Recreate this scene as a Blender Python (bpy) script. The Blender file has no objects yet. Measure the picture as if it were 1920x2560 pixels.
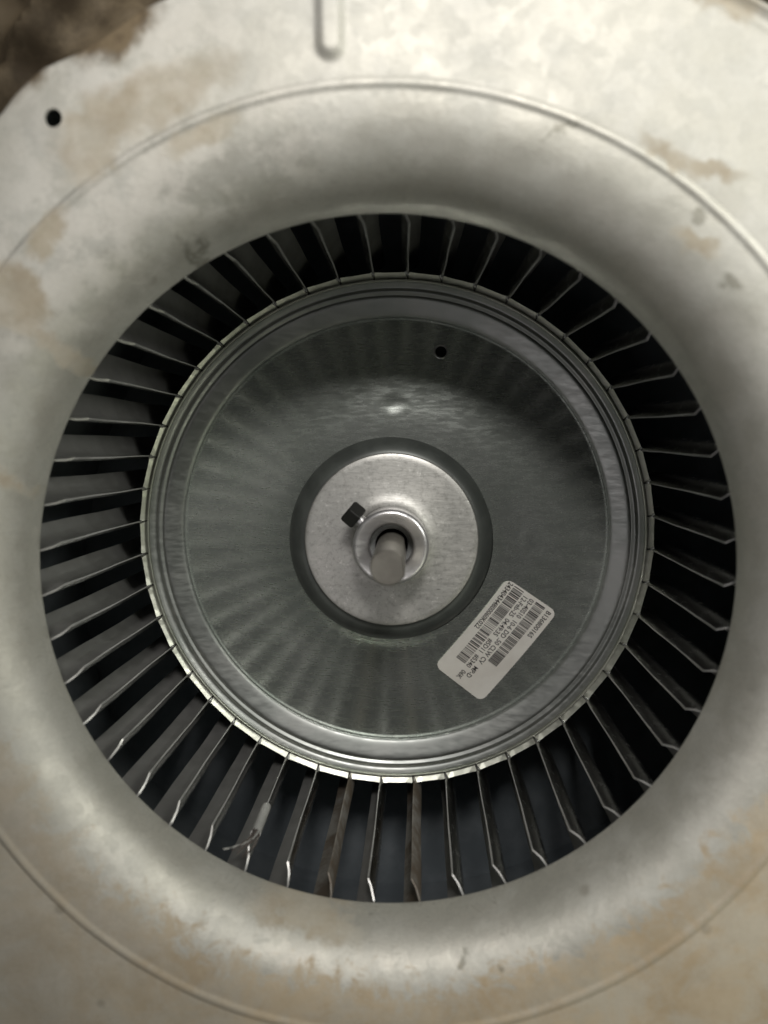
import bpy, bmesh, math, random
from mathutils import Vector, Matrix
random.seed(7)
sc = bpy.context.scene
COL = sc.collection
MM = 0.001
R = math.radians

# ------------------------------------------------------------------ camera
cam = bpy.data.cameras.new('camera')
co = bpy.data.objects.new('camera', cam); COL.objects.link(co)
Mx = Matrix(((0.9992024691664552, -0.015806349283266772, 0.03666858238321274, 8.3132*MM),
             (0.012268670072712734, 0.9954234769543108, 0.09477120481895883, 44.8733*MM),
             (-0.03799875453624777, -0.09424574712168977, 0.9948235189234158, 357.030*MM),
             (0, 0, 0, 1)))
co.matrix_world = Mx
cam.sensor_fit = 'VERTICAL'; cam.sensor_height = 34.6
cam.lens = 34.6*1923.0/2560.0
cam.clip_start = 0.01; cam.clip_end = 50
cam.dof.use_dof = True
cam.dof.focus_distance = 0.345
cam.dof.aperture_fstop = cam.lens/5.0
sc.camera = co

# ------------------------------------------------------------------ light
sc.view_settings.view_transform = 'Standard'
sc.view_settings.look = 'None'
sc.view_settings.exposure = 0.22
w = bpy.data.worlds.new('World'); sc.world = w; w.use_nodes = True
bg = w.node_tree.nodes['Background']
bg.inputs[0].default_value = (0.78, 0.86, 0.74, 1); bg.inputs[1].default_value = 0.03

def area(name, loc, target, sx, sy, power, color, spread=180):
    l = bpy.data.lights.new(name, 'AREA'); l.shape = 'RECTANGLE'; l.size = sx*MM; l.size_y = sy*MM
    l.energy = power; l.color = color; l.spread = R(spread)
    o = bpy.data.objects.new(name, l); COL.objects.link(o)
    o.location = Vector(loc)*MM
    d = (Vector(target)-Vector(loc)).normalized()
    o.rotation_euler = d.to_track_quat('-Z', 'Y').to_euler()
    return o
def spot(name, loc, target, cone, blend, power, color, rad):
    l = bpy.data.lights.new(name, 'SPOT'); l.spot_size = R(cone); l.spot_blend = blend
    l.energy = power; l.color = color; l.shadow_soft_size = rad*MM
    o = bpy.data.objects.new(name, l); COL.objects.link(o); o.location = Vector(loc)*MM
    o.rotation_euler = (Vector(target)-Vector(loc)).to_track_quat('-Z', 'Y').to_euler()
    return o
# a lamp low on the upper right, a spot lamp above, two weak lamps lower left and lower right
area('work_lamp', (430, 270, 410), (-20, -10, 60), 220, 220, 1.3, (1.0, 1.0, 0.92))
spot('shadow_edge_spot', (60, 520, 760), (70, 130, 118), 33, .09, 16, (1.0, 0.97, 0.93), 80)  # cone edge aimed to leave the lower left dark, imitating a cast shadow
area('left_lamp', (-240, -200, 640), (0, 0, 60), 300, 240, .28, (1.0, 0.95, 0.96))
area('right_lamp', (430, -380, 500), (0, -30, 60), 260, 200, .34, (0.97, 1.0, 0.78))

# ------------------------------------------------------------------ node helpers
class NT:
    def __init__(s, name):
        s.m = bpy.data.materials.new(name); s.m.use_nodes = True
        s.t = s.m.node_tree; s.t.nodes.clear()
        s.out = s.n('ShaderNodeOutputMaterial'); s.b = s.n('ShaderNodeBsdfPrincipled')
        s.l(s.b.outputs[0], s.out.inputs[0])
        s.pos = s.n('ShaderNodeTexCoord').outputs['Object']
    def n(s, ty, **k):
        x = s.t.nodes.new(ty)
        for a, v in k.items(): setattr(x, a, v)
        return x
    def l(s, a, b): s.t.links.new(a, b)
    def put(s, v, sock):
        if isinstance(v, bpy.types.NodeSocket): s.l(v, sock)
        else: sock.default_value = v
    def noise(s, scale, detail=4, rough=.55, vec=None, dist=0.0, stretch=None):
        x = s.n('ShaderNodeTexNoise'); x.inputs['Scale'].default_value = scale
        x.inputs['Detail'].default_value = detail; x.inputs['Roughness'].default_value = rough
        x.inputs['Distortion'].default_value = dist
        v = vec or s.pos
        if stretch:
            mp = s.n('ShaderNodeMapping'); s.l(v, mp.inputs[0])
            mp.inputs['Rotation'].default_value = (0, 0, stretch[0]); mp.inputs['Scale'].default_value = stretch[1]; v = mp.outputs[0]
        s.l(v, x.inputs['Vector']); return x.outputs[0]
    def math(s, op, a, b=0.0, c=0.0, clamp=False):
        x = s.n('ShaderNodeMath', operation=op, use_clamp=clamp)
        s.put(a, x.inputs[0]); s.put(b, x.inputs[1]); s.put(c, x.inputs[2]); return x.outputs[0]
    def ramp(s, v, a, b, lo=0.0, hi=1.0):
        x = s.n('ShaderNodeMapRange', interpolation_type='SMOOTHSTEP')
        s.put(v, x.inputs[0])
        x.inputs[1].default_value = a; x.inputs[2].default_value = b
        x.inputs[3].default_value = lo; x.inputs[4].default_value = hi
        return x.outputs[0]
    def mix(s, f, a, b):
        x = s.n('ShaderNodeMix', data_type='RGBA')
        s.put(f, x.inputs[0])
        for v, i in ((a, 6), (b, 7)):
            if isinstance(v, tuple): x.inputs[i].default_value = (*v, 1)
            else: s.l(v, x.inputs[i])
        return x.outputs[2]
    def col(s, v, sock='Base Color'):
        if isinstance(v, tuple): s.b.inputs[sock].default_value = (*v, 1)
        else: s.l(v, s.b.inputs[sock])
    def set(s, **k):
        for a, v in k.items(): s.put(v, s.b.inputs[a.replace('_', ' ')])
    def bump(s, h, strength, dist):
        x = s.n('ShaderNodeBump'); x.inputs['Strength'].default_value = strength
        x.inputs['Distance'].default_value = dist; s.l(h, x.inputs['Height'])
        s.l(x.outputs[0], s.b.inputs['Normal'])
    def blob(s, x, y, rx, ry, rot, soft, warp):
        """soft-edged irregular patch round a point, in mm on the sheet"""
        mp = s.n('ShaderNodeMapping', vector_type='TEXTURE')
        mp.inputs['Location'].default_value = (x*MM, y*MM, 0)
        mp.inputs['Rotation'].default_value = (0, 0, R(rot))
        mp.inputs['Scale'].default_value = (rx*MM, ry*MM, 1e3)
        s.l(warp, mp.inputs[0])
        ln = s.n('ShaderNodeVectorMath', operation='LENGTH'); s.l(mp.outputs[0], ln.inputs[0])
        return s.ramp(ln.outputs['Value'], 1.0+soft, 1.0-soft)
    def warp(s, scale, amt, detail=5):
        nz = s.n('ShaderNodeTexNoise'); nz.inputs['Scale'].default_value = scale; nz.inputs['Detail'].default_value = detail
        nz.inputs['Roughness'].default_value = .6
        s.l(s.pos, nz.inputs['Vector'])
        a = s.n('ShaderNodeVectorMath', operation='SUBTRACT'); s.l(nz.outputs['Color'], a.inputs[0]); a.inputs[1].default_value = (.5, .5, .5)
        b = s.n('ShaderNodeVectorMath', operation='SCALE'); s.l(a.outputs[0], b.inputs[0]); b.inputs['Scale'].default_value = amt
        c = s.n('ShaderNodeVectorMath', operation='ADD'); s.l(s.pos, c.inputs[0]); s.l(b.outputs[0], c.inputs[1])
        return c.outputs[0]
    def maxm(s, lst):
        v = lst[0]
        for o in lst[1:]: v = s.math('MAXIMUM', v, o)
        return v
    def radius(s):
        sp = s.n('ShaderNodeSeparateXYZ'); s.l(s.pos, sp.inputs[0])
        r = s.math('SQRT', s.math('ADD', s.math('MULTIPLY', sp.outputs[0], sp.outputs[0]), s.math('MULTIPLY', sp.outputs[1], sp.outputs[1])))
        return r, sp

# ------------------------------------------------------------------ materials
def mat_housing(name, metal, rlo, rhi):
    s = NT(name)
    w1 = s.warp(60, .030); w2 = s.warp(150, .012)
    r, sp = s.radius()
    big = s.noise(14, 4, .6); mid = s.noise(45, 6, .65); fine = s.noise(260, 5, .6)
    base = s.mix(s.ramp(big, .35, .65), (.52, .505, .45), (.61, .59, .53))
    base = s.mix(s.ramp(mid, .40, .66, 0, .55), base, (.65, .64, .60))
    sv = s.n('ShaderNodeTexVoronoi'); sv.inputs['Scale'].default_value = 230; s.l(s.warp(120, .006), sv.inputs['Vector'])
    sg = s.n('ShaderNodeSeparateColor'); s.l(sv.outputs['Color'], sg.inputs[0]); spangle = sg.outputs[0]
    base = s.mix(s.math('MULTIPLY', spangle, .16), base, (.36, .37, .34))
    grain = s.noise(900, 3, .7)
    base = s.mix(s.ramp(grain, .35, .75, 0, .22), base, (.33, .32, .28))
    # white oxide mottling: top left and round the lower lip
    oxz = s.maxm([s.blob(-79.8, 152.3, 33.17, 19.51, 25, .5, w1), s.blob(-92.5, 116.2, 25.36, 33.17, -30, .5, w1),
                  s.blob(-50.5, 129.9, 39.02, 15.61, 30, .5, w1), s.blob(-109.1, 96.7, 17.56, 25.36, -20, .4, w1)])
    lipx = s.math('MULTIPLY', s.ramp(s.math('ADD', r, s.math('MULTIPLY', mid, .05)), .150, .162, 1, 0), s.ramp(r, .128, .142))
    yneg = s.ramp(sp.outputs[1], -.020, -.095)
    lipx = s.math('MULTIPLY', lipx, s.math('MULTIPLY', yneg, s.ramp(sp.outputs[0], -.06, -.035)))
    lace = s.noise(110, 8, .75, dist=.5)
    ox1 = s.math('MULTIPLY', s.math('MULTIPLY', oxz, s.ramp(s.noise(75, 8, .75), .42, .56)), .34)
    ox2 = s.math('MULTIPLY', lipx, s.ramp(lace, .42, .50, 0, .95))
    ox = s.maxm([ox1, ox2])
    col = s.mix(ox, base, (.84, .80, .745))
    # scuffs: short fine scratches in two directions
    sc1 = s.noise(210, 2, .5, stretch=(R(35), (1, 14, 1))); sc2 = s.noise(170, 2, .5, stretch=(R(-62), (1, 11, 1)))
    scf = s.math('MULTIPLY', s.maxm([s.ramp(sc1, .66, .70), s.ramp(sc2, .67, .71)]), s.ramp(big, .42, .58))
    col = s.mix(s.math('MULTIPLY', scf, .35), col, (.30, .29, .25))
    # tan dirt film
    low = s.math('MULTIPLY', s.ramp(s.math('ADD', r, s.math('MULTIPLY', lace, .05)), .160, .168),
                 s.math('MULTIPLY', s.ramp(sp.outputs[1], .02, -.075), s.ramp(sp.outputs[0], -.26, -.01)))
    tan = s.maxm([s.blob(-73.9, 144.5, 27.31, 8.29, 24, .35, w2), s.blob(-90.5, 133.8, 8.78, 12.68, -20, .3, w2), s.blob(-57.4, 135.2, 11.71, 3.9, 27, .4, w2),
                  s.blob(-115.9, 86.9, 8.78, 10.73, 20, .25, w2), s.blob(-105.2, 106.5, 7.8, 3.9, 48, .4, w2), s.blob(-106.1, 71.3, 11.71, 2.93, -48, .5, w2),
                  s.blob(95.8, 173.8, 12.68, 4.39, -20, .4, w2), s.blob(94.8, 125.0, 7.8, 2.44, -10, .5, w2), s.blob(82.1, 128.9, 8.78, 2.15, -38, .6, w2),
                  s.blob(91.9, 104.5, 6.83, 2.54, -25, .5, w2), s.blob(-27, -123, 17, 3.0, -14, .5, w2),
                  s.blob(-129, 33, 10, 2.4, -50, .5, w2)])
    tcol = s.mix(s.ramp(s.noise(60, 5, .7), .38, .62), (.37, .30, .205), (.46, .40, .30))
    col = s.mix(s.math('MULTIPLY', tan, s.ramp(mid, .3, .6, .40, .75)), col, tcol)
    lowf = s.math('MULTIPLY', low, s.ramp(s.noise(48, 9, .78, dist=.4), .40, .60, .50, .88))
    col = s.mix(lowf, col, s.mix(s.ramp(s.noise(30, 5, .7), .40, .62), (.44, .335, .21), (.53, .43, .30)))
    # rust and dark grime at the torn top-left edge
    rust = s.maxm([s.blob(-112, 158, 26, 8, 42, .4, w2), s.blob(-84, 167, 15, 9, 30, .35, w2)])
    col = s.mix(rust, col, s.mix(s.ramp(s.noise(80, 5, .7), .4, .6), (.10, .07, .04), (.20, .15, .09)))
    # small dark specks
    vor = s.n('ShaderNodeTexVoronoi'); vor.inputs['Scale'].default_value = 62; s.l(s.pos, vor.inputs['Vector'])
    spk = s.math('MULTIPLY', s.ramp(vor.outputs['Distance'], .16, .06), s.ramp(s.noise(23, 2), .50, .60))
    col = s.mix(s.math('MULTIPLY', spk, .55), col, (.24, .21, .165))
    spots = s.maxm([s.blob(x, y, a, b, ro, .5, w2) for x, y, a, b, ro in
                    ((-66, 104, 1.6, 3.2, 20), (-62, 107, 4, 1.0, 40), (50, 137, 7, .8, 22), (92, 112, 2.2, 1.3, 0), (103, 93, 3, 1.6, -40), (28, -130, 4.0, .7, 52), (40, -131, .9, 1.4, 0))])
    col = s.mix(s.math('MULTIPLY', spots, .6), col, (.20, .19, .15))
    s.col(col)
    dirt = s.maxm([ox, tan, lowf, rust])
    s.set(Metallic=s.math('SUBTRACT', metal, s.math('MULTIPLY', dirt, metal*.55)))
    s.set(Roughness=s.math('ADD', s.math('ADD', s.ramp(mid, .35, .65, rlo, rhi), s.math('MULTIPLY', spangle, .06)), s.math('MULTIPLY', dirt, .22)))
    hgt = s.math('ADD', s.math('MULTIPLY', s.math('ADD', fine, s.math('MULTIPLY', grain, .5)), .4), s.math('ADD', s.math('MULTIPLY', mid, .8), s.math('MULTIPLY', ox, .25)))
    s.bump(hgt, .46, .0006)
    return s.m

def mat_galv(name, c1, c2, rough, metal=.92, streak=0.2, bump=.10, dark=.0, fleck=.5, speck=0):
    s = NT(name)
    st = s.noise(130, 5, .65, stretch=(R(-18), (1, 4.5, 1)))
    cl = s.noise(28, 4, .6)
    col = s.mix(s.ramp(cl, .38, .62), c1, c2)
    col = s.mix(s.ramp(st, .55, .75, 0, streak), col, (.72, .72, .69))
    # short dark drawn-metal flecks
    fl = s.noise(160, 2, .5, stretch=(R(-14), (1, 3.6, 1)))
    col = s.mix(s.ramp(fl, .76, .80, 0, fleck), col, (.06, .06, .055))
    if speck:
        col = s.mix(s.ramp(s.noise(520, 4, .75), .46, .70, 0, speck), col, (.22, .215, .20))
        col = s.mix(s.ramp(s.noise(380, 4, .75), .56, .72, 0, speck), col, (.80, .79, .76))
    if dark: col = s.mix(s.ramp(s.noise(60, 5, .7), .5, .7, 0, dark), col, (.17, .12, .075))
    s.col(col); s.set(Metallic=metal, Roughness=s.ramp(st, .3, .7, rough-.05, rough+.07))
    s.bump(s.math('ADD', st, s.math('MULTIPLY', s.noise(400, 3, .6, stretch=(R(-18), (1, 5, 1))), .5)), bump, .0003)
    return s.m

def mat_plain(name, c, rough=.6, metal=0.0, nz=0.0, c2=None):
    s = NT(name)
    if c2: s.col(s.mix(s.ramp(s.noise(nz or 90, 5, .65), .38, .62), c, c2))
    else: s.col(c)
    s.set(Roughness=rough, Metallic=metal); s.bump(s.noise(500, 3), .08, .0003); return s.m

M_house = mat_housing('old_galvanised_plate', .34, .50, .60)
M_inlet = mat_housing('old_galvanised_inlet', .70, .48, .60)
M_disc = mat_galv('galvanised_disc_steel', (.66, .71, .66), (.74, .78, .74), .24, .86, .06, .04, speck=.12)
M_rim = mat_galv('galvanised_rim_steel', (.215, .225, .215), (.25, .255, .245), .36, .88, .04, .004, fleck=0)
M_strip = mat_galv('galvanised_slot_strip_steel', (.47, .485, .42), (.56, .565, .50), .36, .95, .2, .10)
M_blade = mat_galv('galvanised_blade_steel', (.46, .46, .45), (.52, .52, .51), .22, 1.0, .05, .03, fleck=0)
M_blade_lit = mat_galv('lit_blade_steel', (.40, .395, .38), (.50, .495, .48), .38, .74, .1, .03, fleck=0)  # duller copy of the blade steel, so clockwise faces and edges look lit
M_rustblade = mat_plain('rusty_blade_steel', (.13, .105, .08), .6, .5, 60, (.24, .23, .21))
M_flange = mat_galv('zinc_hub_flange', (.42, .415, .395), (.52, .51, .485), .47, .80, .18, .16, fleck=.5, speck=.5)
M_rubber = mat_plain('dark_rubber', (.050, .055, .051), .40, .2, 60, (.07, .077, .071))
M_hub = mat_galv('machined_hub_steel', (.60, .59, .60), (.72, .71, .70), .32, .85, .15, .2)
M_shaft = mat_plain('dull_shaft_steel', (.24, .225, .20), .40, .75, 80, (.30, .285, .25))
M_black = mat_plain('blackened_steel', (.028, .028, .026), .38, .5)
M_dark = mat_plain('grimy_sheet_steel', (.16, .165, .165), .55, .6, 40, (.24, .245, .24))
M_clip = mat_plain('grey_clip_metal', (.40, .40, .385), .5, .4, 200, (.46, .46, .44))
M_lint = mat_plain('brown_lint', (.11, .09, .08), .9, 0, 200, (.06, .05, .045))
M_paper = mat_plain('label_paper', (.72, .69, .63), .55, 0, 26, (.80, .78, .72))
M_ink = mat_plain('printed_black_ink', (.035, .03, .03), .6)
M_cab = mat_plain('rusty_cabinet_steel', (.055, .038, .02), .75, .1, 30, (.17, .13, .08))

# ------------------------------------------------------------------ mesh helpers (all in mm)
def link(name, bm_or_me, mat, parent=None, smooth=True, recalc=True):
    if isinstance(bm_or_me, bmesh.types.BMesh):
        me = bpy.data.meshes.new(name)
        if recalc: bmesh.ops.recalc_face_normals(bm_or_me, faces=bm_or_me.faces)
        bm_or_me.to_mesh(me); bm_or_me.free()
        me.transform(Matrix.Scale(MM, 4))
    else: me = bm_or_me
    if smooth:
        me.polygons.foreach_set('use_smooth', [True]*len(me.polygons))
        try: me.set_sharp_from_angle(angle=R(32))
        except Exception: pass
    if mat: me.materials.clear(); me.materials.append(mat)
    o = bpy.data.objects.new(name, me); COL.objects.link(o)
    if parent: o.parent = parent
    return o
def thing(name, label, cat, loc=(0, 0, 0), group=None):
    o = bpy.data.objects.new(name, None); COL.objects.link(o); o.empty_display_size = .02
    o.location = Vector(loc)*MM; o['label'] = label; o['category'] = cat
    if group: o['group'] = group
    return o
def lathe(prof, n=256, thick=0.0, zf=None, cx=0, cy=0, a0=0.0):
    """surface of revolution; with thick it gets a back skin offset in z"""
    bm = bmesh.new(); rings = []
    pr = list(prof)
    if thick: pr = pr + [(r, z-thick) for r, z in reversed(prof)]
    for r, z in pr:
        ring = []
        for k in range(n):
            a = a0+2*math.pi*k/n; x = r*math.cos(a); y = r*math.sin(a)
            ring.append(bm.verts.new((cx+x, cy+y, z+(zf(x, y, r) if zf else 0))))
        rings.append(ring)
    m = len(rings)
    for i in range(m if thick else m-1):
        A, B = rings[i], rings[(i+1) % m]
        for k in range(n):
            bm.faces.new((A[k], A[(k+1) % n], B[(k+1) % n], B[k]))
    return bm
def cyl(bm, p0, p1, r0, r1=None, n=24, cap=True):
    r1 = r0 if r1 is None else r1
    p0, p1 = Vector(p0), Vector(p1); d = (p1-p0).normalized(); u = d.orthogonal().normalized(); v = d.cross(u)
    A = [bm.verts.new(p0+(u*math.cos(2*math.pi*k/n)+v*math.sin(2*math.pi*k/n))*r0) for k in range(n)]
    B = [bm.verts.new(p1+(u*math.cos(2*math.pi*k/n)+v*math.sin(2*math.pi*k/n))*r1) for k in range(n)]
    for k in range(n): bm.faces.new((A[k], A[(k+1) % n], B[(k+1) % n], B[k]))
    if cap: bm.faces.new(A); bm.faces.new(B[::-1])
    return bm
def tube(bm, pts, r, n=6):
    P = [Vector(p) for p in pts]; rings = []
    for i, p in enumerate(P):
        d = (P[min(i+1, len(P)-1)]-P[max(i-1, 0)]).normalized(); u = d.orthogonal().normalized(); v = d.cross(u)
        rr = r if not callable(r) else r(i/(len(P)-1))
        rings.append([bm.verts.new(p+(u*math.cos(2*math.pi*k/n)+v*math.sin(2*math.pi*k/n))*rr) for k in range(n)])
    for A, B in zip(rings, rings[1:]):
        for k in range(n): bm.faces.new((A[k], A[(k+1) % n], B[(k+1) % n], B[k]))
    bm.faces.new(rings[0]); bm.faces.new(rings[-1][::-1])
def cut(o, cutters):
    """bore holes, then bake the result into the mesh and drop the cutters"""
    obs = []
    for bm in cutters:
        bmesh.ops.recalc_face_normals(bm, faces=bm.faces)
        c = link('cutter', bm, None, smooth=False); obs.append(c)
        m = o.modifiers.new('b', 'BOOLEAN'); m.operation = 'DIFFERENCE'; m.solver = 'EXACT'; m.object = c
    bpy.context.view_layer.update()
    me = bpy.data.meshes.new_from_object(o.evaluated_get(bpy.context.evaluated_depsgraph_get()))
    o.modifiers.clear(); o.data = me
    for c in obs: bpy.data.objects.remove(c)
    try: me.set_sharp_from_angle(angle=R(32))
    except Exception: pass
def interp(tab, r):
    if r <= tab[0][0]: return tab[0][1]
    for (a, za), (b, zb) in zip(tab, tab[1:]):
        if r <= b:
            t = (r-a)/(b-a); return za+(zb-za)*t
    return tab[-1][1]
def smoothtab(tab, n):
    """Catmull-Rom through (r,z) knots"""
    out = []
    for i in range(len(tab)-1):
        p0 = tab[max(i-1, 0)]; p1 = tab[i]; p2 = tab[i+1]; p3 = tab[min(i+2, len(tab)-1)]
        for k in range(n):
            t = k/n
            out.append(tuple(.5*((2*p1[j])+(-p0[j]+p2[j])*t+(2*p0[j]-5*p1[j]+4*p2[j]-p3[j])*t*t+(-p0[j]+3*p1[j]-3*p2[j]+p3[j])*t**3) for j in (0, 1)))
    out.append(tab[-1]); return out

NB = 48
A0 = 1.13846
def bang(k): return A0-R(7.5)*k
CX, CY = -1.9, -2.3      # the inlet is a touch off the wheel's axis

# ================================================================== HOUSING
house = thing('blower_housing', 'stained galvanised scroll housing with rolled round inlet lip surrounding the fan wheel', 'blower housing', (0, 0, 0))

def outline(th):
    """distance of the side plate's outer edge, clockwise-growing scroll"""
    d = math.degrees(th) % 360
    tab = [(0, 216.6), (30, 209.7), (56, 206.4), (70, 203.0), (85, 196.2), (104, 190.3), (109, 188.4), (113, 188.4), (116, 186.4), (119.5, 185.5), (123.5, 187.9), (127, 186.9), (129, 185.5), (131, 185.0), (134, 182.5), (137, 179.6), (142, 176.7), (148, 174.7), (156, 173.6), (180, 181.4), (205, 200.0), (225, 218.5), (270, 222.4), (315, 218.5), (360, 216.6)]
    return interp(tab, d)
def plate_h(x, y, r, ra):
    h = 0
    # embossed rib running up from just above the inlet
    px, py = -18.0, 160.7
    dx = (x-px)+(y-py)*0.018; dy = y-py
    dd = abs(dx) if dy > 0 else math.hypot(dx, dy)
    t = max(0, min(1, (4.9-dd)/3.0)); h += 2.2*t*t*(3-2*t)
    # slow panel waviness
    h += .35*math.sin(x*.031+1.2)*math.cos(y*.027)+.18*math.sin(x*.083+y*.061)
    # raised boss round the bolt hole
    db = math.hypot(x+101.8, y-140.0); h += .5*max(0, 1-db/9.5)**.6 if db < 9.5 else 0
    # flange groove near the rim of the sheet
    e = ra-r; d = abs(e-5.2)
    if math.degrees(math.atan2(y, x)) % 360 < 95 or math.degrees(math.atan2(y, x)) % 360 > 190:
        if d < 2.6: h += -1.5*(1-(d/2.6)**2)
    if e < 2.0: h -= (2.0-e)**2*.6
    return h
# radial stations: venturi from throat outwards, bead, then plate
vent = [(123.5, 89.0), (122.85, 90.2), (122.8, 94.0), (123.4, 98.4), (125.0, 103.2), (127.8, 107.8), (131.5, 111.6), (136.0, 114.5), (141.0, 116.4), (146.0, 117.4), (149.4, 117.8)]
vent = smoothtab(vent, 4)
ths = []
a = 0.0
while a < 360:
    ths.append(a)
    a += .22 if 92 < a < 101 else (.45 if 120 < a < 132 else .8)
bm = bmesh.new(); rings = []
prof = vent+[(149.9, 117.85), (150.4, 118.1), (150.9, 118.35), (151.4, 118.5), (151.9, 118.5), (152.4, 118.38), (153.0, 118.2), (153.6, 117.95), (154.4, 117.4)]
# venturi lip is its own ring of metal; plate overlaps outside the bead
def dent(x, y, r, th):
    return .22*math.sin(3*th+.7)+.13*math.sin(7*th+1.9)+.06*math.sin(19*th)+.035*math.sin(43*th+r*.2)
bmv = bmesh.new(); n = 400; rg = []
for r, z in prof+[(r, z-.9) for r, z in reversed(prof)]:
    f = max(0, min(1, (r-124)/12))
    cy = CY+(z-88)/30
    rg.append([bmv.verts.new((CX+(r)*math.cos(2*math.pi*k/n), cy+(r)*math.sin(2*math.pi*k/n), z+f*dent(0, 0, r, 2*math.pi*k/n))) for k in range(n)])
for A, B in zip(rg, rg[1:]+rg[:1]):
    for k in range(n): bmv.faces.new((A[k], A[(k+1) % n], B[(k+1) % n], B[k]))
link('inlet_ring', bmv, M_inlet, house)
# flat side plate
bmp = bmesh.new()
NRAD = 44
top = []; bot = []
for th_d in ths:
    th = R(th_d); ro = outline(th); rowt = []; rowb = []
    for i in range(NRAD+1):
        t = i/NRAD
        r = 153.1+(ro-153.1)*t
        x, y = r*math.cos(th), r*math.sin(th)
        X, Y = CX+x, CY+1.0+y
        z = 118.1+plate_h(X, Y, r, ro)*min(1, t*8)
        if i == 0: z = 118.05
        z += dent(0, 0, r, th)*(1-t)
        rowt.append(bmp.verts.new((X, Y, z))); rowb.append(bmp.verts.new((X, Y, z-1.0)))
    top.append(rowt); bot.append(rowb)
N = len(ths)
for j in range(N):
    k = (j+1) % N
    for i in range(NRAD):
        bmp.faces.new((top[j][i], top[j][i+1], top[k][i+1], top[k][i]))
        bmp.faces.new((bot[j][i], bot[k][i], bot[k][i+1], bot[j][i+1]))
    bmp.faces.new((top[j][0], top[k][0], bot[k][0], bot[j][0]))
    bmp.faces.new((top[j][NRAD], bot[j][NRAD], bot[k][NRAD], top[k][NRAD]))
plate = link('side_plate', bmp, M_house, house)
c = bmesh.new(); cyl(c, (-101.8, 140.0, 105), (-101.8, 140.0, 128), 2.75, n=32); cut(plate, [c])
# scroll wall and far side
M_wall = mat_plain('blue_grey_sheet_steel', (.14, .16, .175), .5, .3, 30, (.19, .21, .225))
bms = bmesh.new(); A = []; B = []
NS = 180
for k in range(NS):
    th = 2*math.pi*k/NS; r = outline(th)-7
    A.append(bms.verts.new((r*math.cos(th), r*math.sin(th), 116.4))); B.append(bms.verts.new((r*math.cos(th), r*math.sin(th), -73.2)))
for k in range(NS): bms.faces.new((A[k], A[(k+1) % NS], B[(k+1) % NS], B[k]))
link('scroll_wall', bms, M_wall, house)
bms = lathe([(78, -72.5), (130, -72.5), (240, -72.5)], 96, .8)
link('far_side_plate', bms, M_wall, house)

# ================================================================== FAN WHEEL
wheel = thing('squirrel_cage_fan', 'squirrel cage fan wheel with forward curved blades, domed centre disc and barcode label', 'fan wheel', (0, 0, 0))
disc_tab = smoothtab([(43.6, 21.0), (46.0, 18.8), (50.0, 15.2), (56.0, 11.0), (64.0, 6.8), (75.0, 2.0), (88.0, -3.6), (101.6, -8.4)], 6)
def disc_z(r): return interp(disc_tab, r)
def disc_h(x, y, r):
    h = .10*math.sin(2*math.atan2(y, x)+.6)*min(1, r/90)
    for q in range(2):
        th = R(90.8-90*q); dx, dy = x-60.5*math.cos(th), y-60.5*math.sin(th)
        u = dx*math.cos(th)+dy*math.sin(th); v = -dx*math.sin(th)+dy*math.cos(th)
        d = math.hypot(u/4.8, v/8.0)
        if d < 1: h += .55*(1-d*d)**2
    return h
dp = [(44.0+57.4*i/64, disc_z(44.0+57.4*i/64)) for i in range(65)]
disc = link('centre_disc', lathe(dp, 420, .9, disc_h), M_disc, wheel)
c = bmesh.new(); cyl(c, (20.4, 85.2, -20), (20.4, 85.2, 10), 2.95, n=32); cut(disc, [c])
hr = []
zc = disc_z(87.4)
bmh = bmesh.new()
n = 32; rr = [(3.5, .08), (3.3, .45), (3.0, .5), (2.7, .1), (2.6, -.6), (2.6, -2.2)]
rg = [[bmh.verts.new((20.4+r*math.cos(2*math.pi*k/n), 85.2+r*math.sin(2*math.pi*k/n), disc_z(math.hypot(20.4+r*math.cos(2*math.pi*k/n), 85.2+r*math.sin(2*math.pi*k/n)))+z)) for k in range(n)] for r, z in rr]
for A, B in zip(rg, rg[1:]):
    for k in range(n): bmh.faces.new((A[k], A[(k+1) % n], B[(k+1) % n], B[k]))
link('hole_burr', bmh, M_hub, disc)

# rolled rim between disc and blades
rim_p = smoothtab([(100.9, -10.2), (101.0, -7.4), (101.5, -6.4), (102.6, -5.7), (105.5, -4.5), (108.6, -3.3), (109.8, -3.1), (110.5, -3.3), (111.2, -2.9), (112.0, -2.45), (112.8, -2.5), (113.5, -2.8), (114.3, -2.5), (115.2, -1.8), (116.0, -1.0)], 4)
link('rolled_rim', lathe(rim_p, 384, .8), M_rim, wheel)
link('rim_edge', lathe([(115.95, -1.0), (116.0, .55), (116.2, .8), (116.6, .8), (116.85, .5), (116.9, -.6)], 384), M_strip, wheel)
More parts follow.
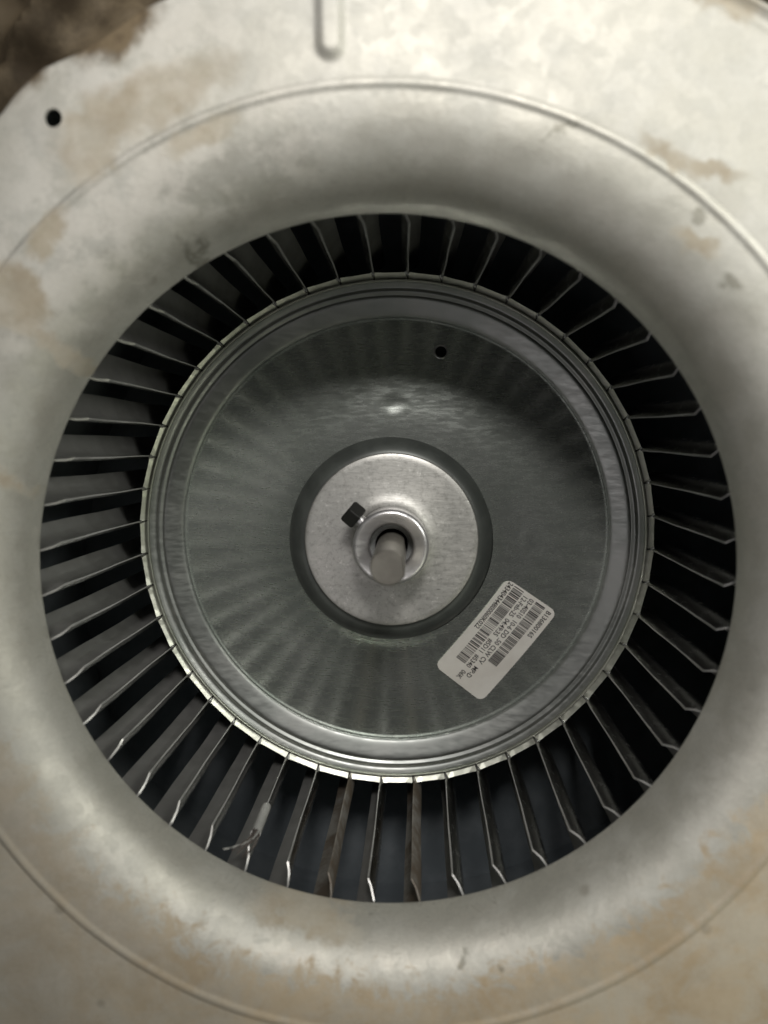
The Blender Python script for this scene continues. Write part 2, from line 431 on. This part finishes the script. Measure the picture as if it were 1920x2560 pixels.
# slotted strip: one flat facet between each pair of blades, slots open at the blades
bmst = bmesh.new()
for k in range(NB):
    a1, a2 = bang(k)-R(.22), bang(k+1)+R(.22)
    inn = []; out = []; ib = []; ob = []
    for j in range(5):
        a = a1+(a2-a1)*j/4
        ch = 120.05*math.cos(abs(a1-a2)/2)/math.cos(a-(a1+a2)/2)
        lift = .35 if j in (0, 4) else 0
        inn.append(bmst.verts.new((116.8*math.cos(a), 116.8*math.sin(a), -1.7)))
        out.append(bmst.verts.new((ch*math.cos(a), ch*math.sin(a), +.55+lift)))
        ib.append(bmst.verts.new((116.8*math.cos(a), 116.8*math.sin(a), -2.6)))
        ob.append(bmst.verts.new((ch*math.cos(a), ch*math.sin(a), -3.4)))
    for j in range(4):
        bmst.faces.new((inn[j], inn[j+1], out[j+1], out[j])); bmst.faces.new((out[j], out[j+1], ob[j+1], ob[j]))
    bmst.faces.new((inn[0], out[0], ob[0], ib[0])); bmst.faces.new((inn[4], ib[4], ob[4], out[4]))
link('slotted_strip', bmst, M_strip, wheel, smooth=False)

# blades
def sect(dr):
    """clockwise offset of the curved blade at a distance out from its inner edge"""
    return interp([(0, 0), (1.5, -1.0), (3, -1.85), (5, -2.6), (7, -2.85), (9, -2.45), (11, -1.3), (13, .7), (15.5, 4.2)], dr)
def blade_mesh(seed, ragged):
    rnd = random.Random(seed)
    zs = [-52, -20, -3.5, -1.4, 12, 30, 48, 64, 76, 83.5, 85.5, 88, 91, 95]
    drs = [0, .8, 1.6, 3, 5, 7, 9, 11, 13, 15.5]
    bm = bmesh.new(); G = []
    for z in zs:
        shift = 0
        if z > 83.6: shift = min(7.0, (z-83.6)*1.25+ (rnd.uniform(-.3, .5) if ragged else 0))
        tw = -.00766*max(0, z)/84
        row = []
        for s in (1, -1):
            for d in drs:
                dd = shift+d*(15.5-shift)/15.5
                wob = (.12*math.sin(z*.09+seed)+ (rnd.uniform(-.07, .07) if ragged and d < 1 else 0))
                t = sect(dd)+wob
                e = .29*s
                r = 119.25+dd
                a = -(t+e)/r+tw
                row.append(bm.verts.new((r*math.cos(a), r*math.sin(a), z)))
        G.append(row)
    m = len(drs)
    for A, B in zip(G, G[1:]):
        for i in range(m-1):
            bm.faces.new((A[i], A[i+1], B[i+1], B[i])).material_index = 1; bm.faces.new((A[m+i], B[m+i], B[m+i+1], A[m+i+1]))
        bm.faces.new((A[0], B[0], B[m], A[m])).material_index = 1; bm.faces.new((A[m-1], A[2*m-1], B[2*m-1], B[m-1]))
    for A, fl in ((G[0], 0), (G[-1], 1)):
        for i in range(m-1): bm.faces.new((A[i], A[i+1], A[m+i+1], A[m+i]))
    # locking tab folded over the strip: thin tongue and its raised wedge
    def q(r, t, z):
        a = -t/r; return bm.verts.new((r*math.cos(a), r*math.sin(a), z))
    v = [q(117.0, -.12, -1.6), q(119.3, -.25, .2), q(119.3, .25, .2), q(117.0, .05, -1.6), q(117.3, 0, -.9), q(119.3, -.2, 1.2), q(119.3, .2, 1.2)]
    bm.faces.new((v[0], v[1], v[5], v[4])); bm.faces.new((v[3], v[4], v[6], v[2])); bm.faces.new((v[4], v[5], v[6])); bm.faces.new((v[1], v[2], v[6], v[5]))
    v = [q(117.2, -.2, -1.5), q(120.1, -.35, .5), q(120.1, -1.9, .5), q(120.1, -.5, 1.5), q(120.1, -1.5, 1.2)]
    bm.faces.new((v[0], v[1], v[3])); bm.faces.new((v[0], v[3], v[4])); bm.faces.new((v[0], v[4], v[2])); bm.faces.new((v[1], v[2], v[4], v[3]))
    me = bpy.data.meshes.new('blade'); bmesh.ops.recalc_face_normals(bm, faces=bm.faces); bm.to_mesh(me); bm.free()
    me.transform(Matrix.Scale(MM, 4))
    me.polygons.foreach_set('use_smooth', [True]*len(me.polygons)); me.set_sharp_from_angle(angle=R(30))
    me.materials.append(M_blade); me.materials.append(M_blade_lit); return me
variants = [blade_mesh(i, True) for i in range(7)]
rusty = blade_mesh(11, True); rusty.materials.clear(); rusty.materials.append(M_rustblade); rusty.materials.append(M_rustblade)
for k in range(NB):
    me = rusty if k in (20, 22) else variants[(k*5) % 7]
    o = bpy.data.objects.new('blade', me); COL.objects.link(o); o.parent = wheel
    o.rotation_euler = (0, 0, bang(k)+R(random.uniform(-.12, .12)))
    if k in (20, 22): o['label'] = 'rusty brown blade'
# end rings that hold the blade tips
link('end_ring', lathe([(131.5, 95.6), (131.7, 96.0), (134.9, 96.0), (135.4, 95.6)], 192, .7), M_rim, wheel)

# hub
HX, HY = -.5, 1.6
link('hub_flange', lathe([(15.0, 33.0), (16.2, 31.9), (18.0, 31.1), (21, 30.6), (27, 30.3), (34.5, 30.0), (36.2, 29.9), (37.0, 29.6), (37.4, 29.0), (37.45, 27.2)], 192, .6, cx=HX, cy=HY), M_flange, wheel)
link('rubber_ring', lathe(smoothtab([(36.0, 27.6), (37.6, 27.2), (39.5, 26.6), (41.8, 25.0), (43.6, 22.8), (44.9, 20.2), (45.1, 18.5)], 4), 192, .8, cx=-1.0, cy=.6), M_rubber, wheel)
BX, BY = -.1, 1.5
hub = link('hub', lathe([(8.9, 20), (8.9, 45.5), (9.0, 48.2), (9.5, 49.3), (10.4, 50.0), (12.2, 50.9), (13.2, 51.5), (13.9, 51.7), (14.5, 51.5), (15.0, 51.0), (15.3, 50.2), (15.45, 49.2), (15.2, 44), (15.2, 33.5), (15.0, 31.5)], 160, cx=BX, cy=BY), M_hub, wheel)
link('bore_bush', lathe([(6.62, 15), (6.62, 40.5), (6.9, 41.2), (8.0, 41.6), (8.89, 41.7)], 96, cx=BX+.1, cy=BY-.4), M_dark, hub)
# square-headed set screw in the side of the hub, up and to the left
ang = R(141); ux, uy = math.cos(ang), math.sin(ang)
bmq = bmesh.new(); zs = 46.5
px, py = BX, BY
def sp(d, lat, z): return (px+ux*d-uy*lat, py+uy*d+ux*lat, z)
cyl(bmq, sp(14.6, 0, zs), sp(18.0, 0, zs), 2.3, n=20)
scw = link('set_screw', bmq, M_hub, hub)
bmq = bmesh.new(); h = 4.2; vs = []
for d, f in ((16.8, .86), (17.3, 1), (22.4, 1), (23.0, .84)):
    vs.append([bmq.verts.new(sp(d, f*h*math.cos(R(14)+i*math.pi/2)*1.2, zs+f*h*math.sin(R(14)+i*math.pi/2)*1.2)) for i in range(4)])
for A, B in zip(vs, vs[1:]):
    for i in range(4): bmq.faces.new((A[i], A[(i+1) % 4], B[(i+1) % 4], B[i]))
bmq.faces.new(vs[0]); bmq.faces.new(vs[-1][::-1])
o = link('set_screw_head', bmq, M_black, hub, smooth=False)
bv = o.modifiers.new('bevel', 'BEVEL'); bv.width = .35*MM; bv.segments = 2

# ---- barcode label on the disc
LA, LB, LC, LD = Vector((51.6, -17.2)), Vector((77.4, -35.6)), Vector((43.0, -80.6)), Vector((19.8, -59.8))
LU, LV = 54.6, 26.7
def lab(u, v, lift):
    s, t = u/LU, v/LV
    p = (LA*(1-t)+LB*t)*(1-s)+(LD*(1-t)+LC*t)*s
    r = p.length; return (p.x, p.y, disc_z(r)+disc_h(p.x, p.y, r)+lift)
bml = bmesh.new(); gu, gv = 44, 24; rc = 3.3
G = {}
def inside(u, v):
    du = max(rc-u, u-(LU-rc), 0); dv = max(rc-v, v-(LV-rc), 0); return du, dv
for lift in (.30, .06):
    for i in range(gu+1):
        for j in range(gv+1):
            u, v = LU*i/gu, LV*j/gv
            # pull the grid into rounded corners
            cu, cv = min(max(u, rc), LU-rc), min(max(v, rc), LV-rc)
            du, dv = u-cu, v-cv
            if du and dv:
                m = max(abs(du), abs(dv)); l = math.hypot(du, dv)
                du, dv = du*m/l, dv*m/l
            G[i, j, lift] = bml.verts.new(lab(cu+du, cv+dv, lift))
for lift in (.30, .06):
    for i in range(gu):
        for j in range(gv): bml.faces.new((G[i, j, lift], G[i+1, j, lift], G[i+1, j+1, lift], G[i, j+1, lift]))
edge = [(i, 0) for i in range(gu)]+[(gu, j) for j in range(gv)]+[(i, gv) for i in range(gu, 0, -1)]+[(0, j) for j in range(gv, 0, -1)]
for a, b in zip(edge, edge[1:]+edge[:1]): bml.faces.new((G[*a, .30], G[*b, .30], G[*b, .06], G[*a, .06]))
label = link('barcode_label', bml, M_paper, wheel)
def flatquad(bm, u0, v0, u1, v1, lift=.36):
    n = 5
    A = [bm.verts.new(lab(u0, v0+(v1-v0)*i/n, lift)) for i in range(n+1)]; B = [bm.verts.new(lab(u1, v0+(v1-v0)*i/n, lift)) for i in range(n+1)]
    for i in range(n): bm.faces.new((A[i], B[i], B[i+1], A[i+1]))
def barcode(u0, u1, v0, v1, seed):
    rnd = random.Random(seed); bm = bmesh.new(); u = u0; unit = .21
    while u < u1:
        wd = unit*rnd.choice((1, 1, 2, 2, 3)); wd = min(wd, u1-u)
        flatquad(bm, u, v0, u+wd, v1); u += wd+unit*rnd.choice((1, 1, 1, 2, 3))
    link('barcode', bm, M_ink, label, smooth=False, recalc=False)
barcode(1.4, 36.8, 16.2, 21.1, 5)
barcode(.9, 44.5, 4.5, 9.4, 9)
def text(s, u0, u1, vbase, height):
    cu = bpy.data.curves.new('t', 'FONT'); cu.body = s; cu.resolution_u = 2; cu.offset = .016
    o = bpy.data.objects.new('t', cu); COL.objects.link(o); bpy.context.view_layer.update()
    me = bpy.data.meshes.new_from_object(o.evaluated_get(bpy.context.evaluated_depsgraph_get()))
    bpy.data.objects.remove(o)
    xs = [v.co.x for v in me.vertices]; ys = [v.co.y for v in me.vertices]
    x0, x1, y1 = min(xs), max(xs), .70
    for v in me.vertices:
        v.co = Vector(lab(u0+(v.co.x-x0)/(x1-x0)*(u1-u0), vbase+v.co.y/y1*height, .36))*MM
    me.materials.clear()
    link('printed_text', me, M_ink, label, smooth=False)
text('B13680016S', 1.9, 16.6, 22.5, 2.3)
text('03-40S10  10-6 DD .50 CLW CV   MP-D', 1.6, 49.0, 13.2, 2.25)
text('12-Feb-25  04:49:35   #5D11  #5340   06K', 2.4, 52.3, 10.2, 2.25)
text('243404344800060K022', .7, 27.2, 1.6, 2.3)

# ---- spring clip on the edge of one lower blade, with lint caught under it
ka = bang(24)-.00766*.7
def pc(dr, t, z):
    r = 119.25+dr; a = ka-t/r; return (r*math.cos(a), r*math.sin(a), z)
bmc = bmesh.new(); rows = []
for z in [50.5, 51.2, 52, 56, 62, 68, 72.5, 73.5]:
    rad = 2.0 if z > 51 else 1.6
    row = []
    for rr_ in (rad, rad-.4):
        for i in range(17):
            th = R(-150+300*i/16)+math.pi
            row.append(bmc.verts.new(pc(.6+rr_*math.cos(th), -.2+rr_*math.sin(th), z+(1.0*math.cos(th) if z > 70 else 0))))
    rows.append(row)
for A, B in zip(rows, rows[1:]):
    for i in range(16):
        bmc.faces.new((A[i], A[i+1], B[i+1], B[i])); bmc.faces.new((A[17+i], B[17+i], B[18+i], A[18+i]))
    bmc.faces.new((A[0], B[0], B[17], A[17])); bmc.faces.new((A[16], A[33], B[33], B[16]))
for A in (rows[0], rows[-1]):
    for i in range(16): bmc.faces.new((A[i], A[i+1], A[18+i], A[17+i]))
clip = link('balance_clip', bmc, M_clip, wheel)
bmc = bmesh.new()
rnd = random.Random(3)
ends = [(1.5, 5.6, 89), (1.8, 3.4, 89), (1.5, 1.0, 90), (2.0, .2, 87)]
for j, e in enumerate(ends):
    for m in range(3):
        p0 = (-.9+rnd.uniform(-.5, .4), rnd.uniform(-1.4, 1.4), 73); pts = []
        for i in range(9):
            t = i/8
            pts.append(pc(p0[0]+(e[0]-p0[0])*t**2+rnd.uniform(-.12, .12), p0[1]+(e[1]-p0[1])*t**1.8+.9*math.sin(t*math.pi)*(-1 if m == 1 else .5)+rnd.uniform(-.2, .2), p0[2]+(e[2]-p0[2])*t))
        tube(bmc, pts, lambda t: .20-.08*t, 5)
o = link('lint_strands', bmc, M_lint, clip); o['kind'] = 'stuff'
bmc = bmesh.new()
for off, rad in ((0, .26), (.5, .13)):
    pts = [pc(-1.2+3.4*(i/12)**1.5, -1.0+off+9.4*(i/12)**2.1, 72.5+17*(i/12)) for i in range(13)]
    tube(bmc, pts, rad, 6)
link('bent_wire_tail', bmc, M_clip, clip)

# ================================================================== MOTOR SHAFT
motor = thing('electric_motor', 'dull steel motor shaft end with one flat side poking through the hub bore', 'motor', (0, 0, 0))
bmm = bmesh.new(); n = 72; rows = []
sx, sy = .15, .1
for z, f in ((-20, 1), (60, 1), (91.0, 1), (91.8, .985), (92.2, .93)):
    row = []
    for k in range(n):
        a = 2*math.pi*k/n; x, y = 6.4*f*math.cos(a), 6.4*f*math.sin(a)
        # flat ground on the side facing right and down
        fa = R(8); d = x*math.cos(fa)+y*math.sin(fa); lim = 5.5*f
        if d > lim: x -= (d-lim)*math.cos(fa); y -= (d-lim)*math.sin(fa)
        row.append(bmm.verts.new((sx+x+(z-40)*.0, sy+y, z)))
    rows.append(row)
for A, B in zip(rows, rows[1:]):
    for k in range(n): bmm.faces.new((A[k], A[(k+1) % n], B[(k+1) % n], B[k]))
bmm.faces.new(rows[-1]); bmm.faces.new(rows[0][::-1])
link('shaft', bmm, M_shaft, motor)
link('motor_body', lathe([(.1, -24), (12, -24), (58, -30), (66, -36), (68, -46), (68, -140), (60, -146), (.1, -146)], 96), M_dark, motor)

# ================================================================== WHAT SHOWS PAST THE TORN EDGE
cab = bpy.data.objects.new
bmk = bmesh.new()
nx, ny = 60, 60; G = []
for i in range(nx+1):
    row = []
    for j in range(ny+1):
        x, y = -230+190*i/nx, 120+110*j/ny
        z = 84+4*math.sin(x*.07+y*.05)+2.2*math.sin(x*.21-y*.13)+1.2*math.sin(y*.33+x*.11)
        e = (x*.5-y*.866)  # a folded lip running up to the right
        d = abs((x+121)*.707-(y-184)*.707)
        z += 7*max(0, 1-d/9.0)
        d2 = math.hypot(x+95, y-173); z += -16*max(0, 1-d2/5)
        row.append(bmk.verts.new((x, y, z)))
    G.append(row)
for i in range(nx):
    for j in range(ny): bmk.faces.new((G[i][j], G[i+1][j], G[i+1][j+1], G[i][j+1]))
o = link('cabinet_wall', bmk, M_cab); o['kind'] = 'structure'
bmk = bmesh.new()
vs = [bmk.verts.new((x, y, -160)) for x, y in ((-900, -900), (900, -900), (900, 900), (-900, 900))]; bmk.faces.new(vs)
o = link('cabinet_floor', bmk, M_cab); o['kind'] = 'structure'
